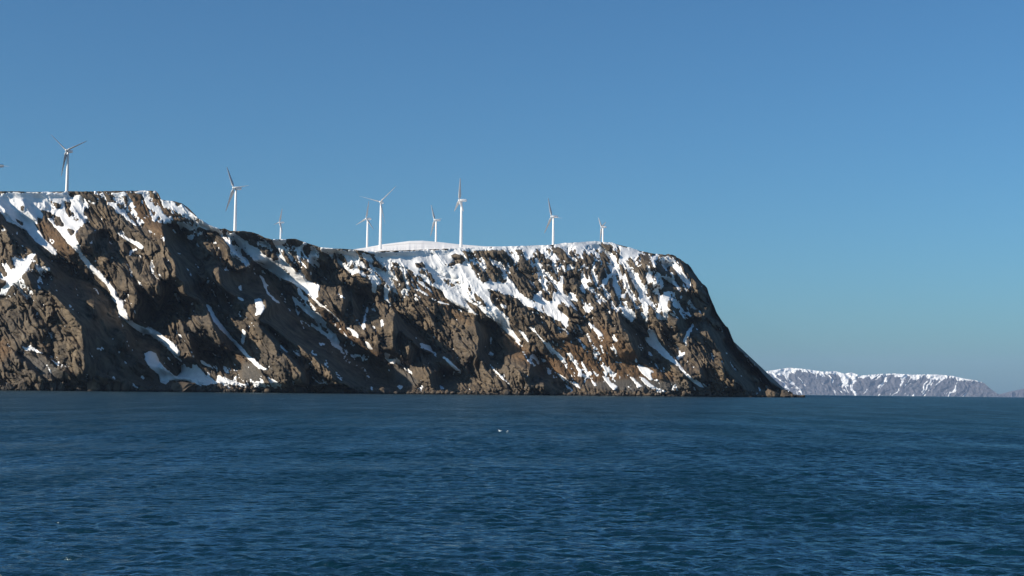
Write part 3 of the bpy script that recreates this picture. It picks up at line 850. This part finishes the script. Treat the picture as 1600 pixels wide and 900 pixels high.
def place_boulder(name, px, top_py, wpx, seed, label, group=None, dd=2.0, cat='boulder', me=None):
    d = float(DSHORE(px)) - dd
    s = d / F
    base = float(py_for(px, d, -0.5))
    hm = max(1.2, (base - top_py) * s)
    x, y, z = at_depth(np.array(px), np.array(base), d)
    o = obj(name, me or BM[seed % len(BM)], None)
    rg = random.Random(seed)
    o.location = (x, y, hm * 0.30 - 0.5)
    o.rotation_euler = (rg.uniform(-.2, .2), rg.uniform(-.2, .2), rg.uniform(0, 6.28))
    o.scale = (wpx * s * 0.56, wpx * s * 0.5, hm * 0.86)
    o['label'] = label; o['category'] = cat
    if group: o['group'] = group
    return o
BIG = [
    (35, 594, 22, 'pale brown block with a flat sunlit face, beside a black hollow at the left'),
    (16, 597, 14, 'low brown boulder above the black hollow at the far left of the shore'),
    (62, 594, 18, 'rounded tan boulder in front of the grey scree, at the waterline'),
    (82, 580, 17, 'tall reddish brown slab standing before the grey scree cone'),
    (96, 598, 16, 'squat ochre boulder between the reddish slab and a dark recess'),
    (146, 589, 24, 'broad brown outcrop at the foot of the big shaded gully'),
    (170, 583, 14, 'pointed brown pinnacle against the black shaded gully'),
    (182, 592, 14, 'knobbly brown rock just right of the pointed pinnacle'),
    (196, 596, 16, 'low lumpy rock before the darkest part of the shaded gully'),
    (224, 604, 16, 'small dull brown rock rising from the water below the shaded gully'),
    (240, 603, 18, 'small pyramid-shaped rock left of the big dome below the blue shaded snow'),
    (283, 592, 50, 'big domed brown boulder below the blue shaded snow tongue'),
    (466, 586, 34, 'rugged brown buttress rock beside a thin snow tongue at the waterline'),
    (520, 598, 44, 'wide low brown rock shelf below the long diagonal shadow'),
    (1205, 607, 24, 'sunlit brown rock mound near the tip of the headland'),
    (1226, 610, 18, 'last low brown rock at the very tip of the headland'),
]
for i, (px, tp, wp, lb) in enumerate(BIG):
    place_boulder('shore_boulder', px, tp, wp, i + 3, lb, 'large boulders along the shoreline', dd=3.0 + (i % 3))
rg = random.Random(12)
for i in range(110):
    px = -40 + 1275 * (i + rg.random()) / 110
    wp = rg.choice((4, 5, 6, 7, 9, 12)) * rg.uniform(0.8, 1.2)
    base = float(py_for(px, float(DSHORE(px)), -0.5))
    place_boulder('shore_boulder', px, base - wp * rg.uniform(0.35, 0.75), wp, 100 + i,
                  'brown rock in the rubble along the headland waterline', 'small boulders along the waterline', dd=rg.uniform(-3, 3))
# loose rubble between the boulders
ico = bmesh.new(); bmesh.ops.create_icosphere(ico, subdivisions=1, radius=1.0)
iv = np.array([x.co[:] for x in ico.verts]); it = np.array([[x.index for x in f.verts] for f in ico.faces]); ico.free()
rs_ = np.random.RandomState(8); n = 3400
rpx = rs_.uniform(-50, 1238, n); up_ = rs_.rand(n) ** 1.8 * 11
rpy = shore_at(rpx) - up_ + 0.4
rd, _ = face_depth(rpx, rpy)
rp = at_depth(rpx, rpy, rd - 0.6)
sz = (0.5 + 3.4 * rs_.rand(n) ** 4) * (1.2 - up_ / 20)
vv = iv[None] * (1 + 0.35 * rs_.randn(n, len(iv), 1).clip(-1, 1)) * (sz[:, None] * rs_.uniform(0.6, 1.3, (n, 3)))[:, None, :] + rp[:, None, :]
ii = it[None] + (np.arange(n) * len(iv))[:, None, None]
obj('shore_rubble', mesh_from('shore_rubble', vv.reshape(-1, 3), ii.reshape(-1, 3), smooth=False), M_BOULDER, kind='stuff',
    label='loose brown rubble strewn along the foot of the cliffs')

# ------------------------------------------------------------------ wind turbines
def lathe(rings, n=20, cap=True):
    vs_, fs = [], []
    for (rad_, z) in rings:
        for i in range(n):
            a = 2 * math.pi * i / n; vs_.append((rad_ * math.cos(a), rad_ * math.sin(a), z))
    for k in range(len(rings) - 1):
        for i in range(n):
            j = (i + 1) % n; fs.append((k * n + i, k * n + j, (k + 1) * n + j, (k + 1) * n + i))
    if cap: fs.append(tuple(range(n))[::-1]); fs.append(tuple((len(rings) - 1) * n + i for i in range(n)))
    return vs_, fs
def pymesh(name, vs_, fs, mat, smooth=True):
    me = bpy.data.meshes.new(name); me.from_pydata(vs_, [], fs); me.update()
    if smooth:
        me.shade_smooth()
        try: me.set_sharp_from_angle(angle=math.radians(40))
        except Exception: pass
    me.materials.append(mat); return me
TH = 80.0
tw = pymesh('tower', *lathe([(2.9, -6.0), (2.9, 0.0), (2.6, 0.02), (2.55, 0.8), (2.32, 26), (2.38, 26.05), (2.38, 26.35), (2.30, 26.4), (2.0, 52), (2.06, 52.05), (2.06, 52.35), (1.98, 52.4), (1.55, TH - 2.0), (1.5, TH - 1.9), (1.5, TH - 1.4)]), M_PAINT)
# nacelle: lofted rounded box along +Y (tail away from the rotor)
def ring_box(y, w, h, zc, n=16, e=0.35):
    out = []
    for i in range(n):
        a = 2 * math.pi * i / n; c, s = math.cos(a), math.sin(a)
        out.append((w / 2 * math.copysign(abs(c) ** e, c), y, zc + h / 2 * math.copysign(abs(s) ** e, s)))
    return out
secs = [(-2.9, 2.2, 2.2, 0), (-2.6, 2.9, 3.0, 0), (-1.2, 3.5, 3.7, 0.05), (2.5, 3.7, 4.0, 0.15), (6.5, 3.6, 3.9, 0.2), (8.2, 3.2, 3.3, 0.35), (8.6, 2.5, 2.6, 0.4)]
vs_ = [p for s in secs for p in ring_box(*s)]; fs = []
for k in range(len(secs) - 1):
    for i in range(16):
        j = (i + 1) % 16; fs.append((k * 16 + i, (k + 1) * 16 + i, (k + 1) * 16 + j, k * 16 + j))
fs.append(tuple(range(16))); fs.append(tuple(len(vs_) - 1 - i for i in range(16)))
nac = pymesh('nacelle', vs_, fs, M_PAINT)
hv, hf = lathe([(1.35, 0.0), (1.6, 0.4), (1.65, 1.6), (1.45, 2.6), (0.95, 3.3), (0.3, 3.65)], 20)
hub_me = pymesh('rotor_hub', [(x, -(z - 1.4), y) for x, y, z in hv], hf, M_PAINT)
# blade: feathered aerofoil, span +Z, chord along the rotor axis (Y)
bs = []
for (z, ch, thk, tw_, off) in [(1.0, 1.7, 1.7, 4, 0), (2.6, 1.7, 1.65, 4, 0), (5.0, 2.5, 1.25, 6, 0.25), (8.0, 3.3, 0.85, 7, 0.55), (13, 2.9, 0.62, 4, 0.45), (20, 2.2, 0.45, 2, 0.3), (28, 1.6, 0.32, 0, 0.2), (35, 1.1, 0.22, -1, 0.1), (38.8, 0.7, 0.14, -1, 0.05), (40, 0.22, 0.06, -1, 0)]:
    a = math.radians(tw_)
    for i in range(12):
        t = 2 * math.pi * i / 12
        ch_ = ch * (1.0 if z < 3 else 1.7); thk_ = thk * (1.0 if z < 3 else 1.9)
        y = ch_ / 2 * math.cos(t) + off; x = thk_ / 2 * math.sin(t) * (1.0 if ch == thk or z < 3 else (0.75 - 0.45 * math.cos(t)))
        bs.append((x * math.cos(a) - y * math.sin(a), x * math.sin(a) + y * math.cos(a) - 0.1, z))
bf = []
for k in range(9):
    for i in range(12):
        j = (i + 1) % 12; bf.append((k * 12 + i, k * 12 + j, (k + 1) * 12 + j, (k + 1) * 12 + i))
bf.append(tuple(range(12))[::-1]); bf.append(tuple(108 + i for i in range(12)))
bl = pymesh('blade', bs, bf, M_BLADE)

TURB = [
    # hub px, hub py, blade length px, yaw to the left of facing us, first blade angle, label
    (-8, 258, 43.0, 60, 98, 'white wind turbine mostly cut off by the left edge, one blade tip showing'),
    (103.7, 235, 41.4, 38, -48.7, 'white wind turbine alone on the flat brown-rimmed clifftop, blades spread wide'),
    (365.1, 293.6, 41.3, 56, -30, 'white wind turbine on the dipping rocky brow, one blade level behind its nacelle'),
    (436.6, 347.3, 23.0, 66, 25, 'small distant wind turbine sunk behind the snowy notch, just right of a tall turbine'),
    (572.1, 341.5, 28.0, 53, 13, 'smaller wind turbine beside and left of a tall one at the snow hill'),
    (594.2, 315.5, 36.5, 18, 46, 'tall wind turbine seen face on at the left of the snow hill, thin blades'),
    (678.9, 343.7, 28.8, 66, -28.5, 'smaller wind turbine behind the snow hill crest, dark blades and shaft half hidden'),
    (717.7, 313, 35.0, 76, 7, 'tall wind turbine right of the snow hill, one bright blade straight up'),
    (861.8, 338.3, 32.6, 58, -19.4, 'wind turbine standing alone on the snowy cliff edge, left of the last turbine'),
    (939.8, 354.8, 23.8, 72, -43.7, 'last small wind turbine on the right above the dark crags'),
]
for (hx, hy, L, yaw, ang, lb) in TURB:
    d = F * 40.0 / L
    hp = at_depth(np.array(hx), np.array(hy), d)
    psi = -math.radians(yaw) - math.atan2(hx - 800, F)
    axis = Vector((math.sin(psi), -math.cos(psi), 0))
    root = bpy.data.objects.new('wind_turbine', None); COL.objects.link(root)
    root.location = (hp[0] - axis.x * 4.2, hp[1] - axis.y * 4.2, hp[2] - TH)
    root.rotation_euler = (0, 0, psi)
    root['label'] = lb; root['category'] = 'wind turbine'; root['group'] = 'wind turbines along the clifftop'
    obj('tower', tw, None, root)
    n_ = obj('nacelle', nac, None, root); n_.location = (0, 0, TH); n_.scale = (1.15, 1.1, 1.15)
    h_ = obj('rotor_hub', hub_me, None, root); h_.location = (0, -4.2, TH); h_.rotation_euler = (0, math.radians(ang), 0)
    for k in range(3):
        b_ = obj('blade', bl, None, h_); b_.rotation_euler = (0, math.radians(120 * k), 0)

# ------------------------------------------------------------------ two gulls resting on the water
def flat_mat(name, c, rough=0.8):
    k = NT(name)
    col = k.ramp(k.noise(8, 3), [(0.3, tuple(x * 0.9 for x in c)), (0.7, c)])
    k.l(col, k.b.inputs['Base Color']); k.b.inputs['Roughness'].default_value = rough
    return k.m
M_GW, M_GG, M_GY = flat_mat('white_feathers', (0.82, 0.82, 0.80)), flat_mat('grey_feathers', (0.42, 0.44, 0.47)), flat_mat('yellow_bill', (0.6, 0.4, 0.06))
def loft(path, n=12):
    vs_, fs = [], []
    for (y, z, w, h) in path:
        for i in range(n):
            a = 2 * math.pi * i / n; vs_.append((w * math.cos(a), y, z + h * math.sin(a)))
    for k in range(len(path) - 1):
        for i in range(n):
            j = (i + 1) % n; fs.append((k * n + i, k * n + j, (k + 1) * n + j, (k + 1) * n + i))
    fs.append(tuple(range(n))[::-1]); fs.append(tuple((len(path) - 1) * n + i for i in range(n)))
    return vs_, fs
g_body = pymesh('body', *loft([(-0.36, 0.13, 0.015, 0.01), (-0.28, 0.11, 0.05, 0.03), (-0.15, 0.06, 0.10, 0.08), (0.0, 0.04, 0.125, 0.11), (0.12, 0.07, 0.11, 0.11), (0.19, 0.14, 0.07, 0.09), (0.215, 0.21, 0.05, 0.06), (0.235, 0.27, 0.055, 0.055), (0.27, 0.285, 0.045, 0.045), (0.295, 0.285, 0.02, 0.02)]), M_GW)
g_wing = pymesh('wing', *loft([(-0.44, 0.12, 0.006, 0.008), (-0.30, 0.12, 0.02, 0.03), (-0.12, 0.115, 0.03, 0.065), (0.04, 0.11, 0.028, 0.07), (0.12, 0.11, 0.01, 0.02)]), M_GG)
g_bill = pymesh('bill', *loft([(0.285, 0.285, 0.012, 0.013), (0.32, 0.28, 0.008, 0.010), (0.345, 0.270, 0.003, 0.004)], 8), M_GY)
for (px, py, rz, lb) in ((781, 674.3, 1.2, 'dimmer white gull resting on the sea, left of its companion'),
                         (792.5, 675.8, -0.4, 'brighter white gull resting on the sea, right of its companion')):
    k = None
    for d in np.linspace(150, 400, 1500):
        if float(py_for(px, d, 0.0)) < py: break
    p = at_depth(np.array(px), np.array(py), d)
    root = bpy.data.objects.new('gull', None); COL.objects.link(root)
    root.location = (p[0], p[1], 0.04); root.rotation_euler = (0, 0, rz); root.scale = (0.9,) * 3
    root['label'] = lb; root['category'] = 'gull'; root['group'] = 'gulls resting on the sea'
    obj('body', g_body, None, root)
    for s in (-1, 1):
        w = obj('wing', g_wing, None, root); w.location = (0.085 * s, 0, 0)
    obj('bill', g_bill, None, root)

# ------------------------------------------------------------------ air
def haze_box():
    x0, x1, y0, y1, z0, z1 = -61000, 61000, -61000, 61000, -700, 1400
    bm = bmesh.new(); bmesh.ops.create_cube(bm, size=1.0)
    for v_ in bm.verts:
        v_.co = (x0 if v_.co.x < 0 else x1, y0 if v_.co.y < 0 else y1, z0 if v_.co.z < 0 else z1)
    me = bpy.data.meshes.new('haze'); bm.to_mesh(me); bm.free()
    m = bpy.data.materials.new('haze_air'); m.use_nodes = True
    t = m.node_tree
    for nd in list(t.nodes):
        if nd.type != 'OUTPUT_MATERIAL': t.nodes.remove(nd)
    pv = t.nodes.new('ShaderNodeVolumePrincipled')
    pv.inputs['Color'].default_value = (0.50, 0.66, 0.94, 1)
    pv.inputs['Density'].default_value = HAZE_DENSITY
    pv.inputs['Anisotropy'].default_value = 0.1
    t.links.new(pv.outputs[0], t.nodes['Material Output'].inputs['Volume'])
    obj('haze', me, m, kind='stuff', label='thin blue air haze over the sea')
if HAZE_DENSITY > 0: haze_box()
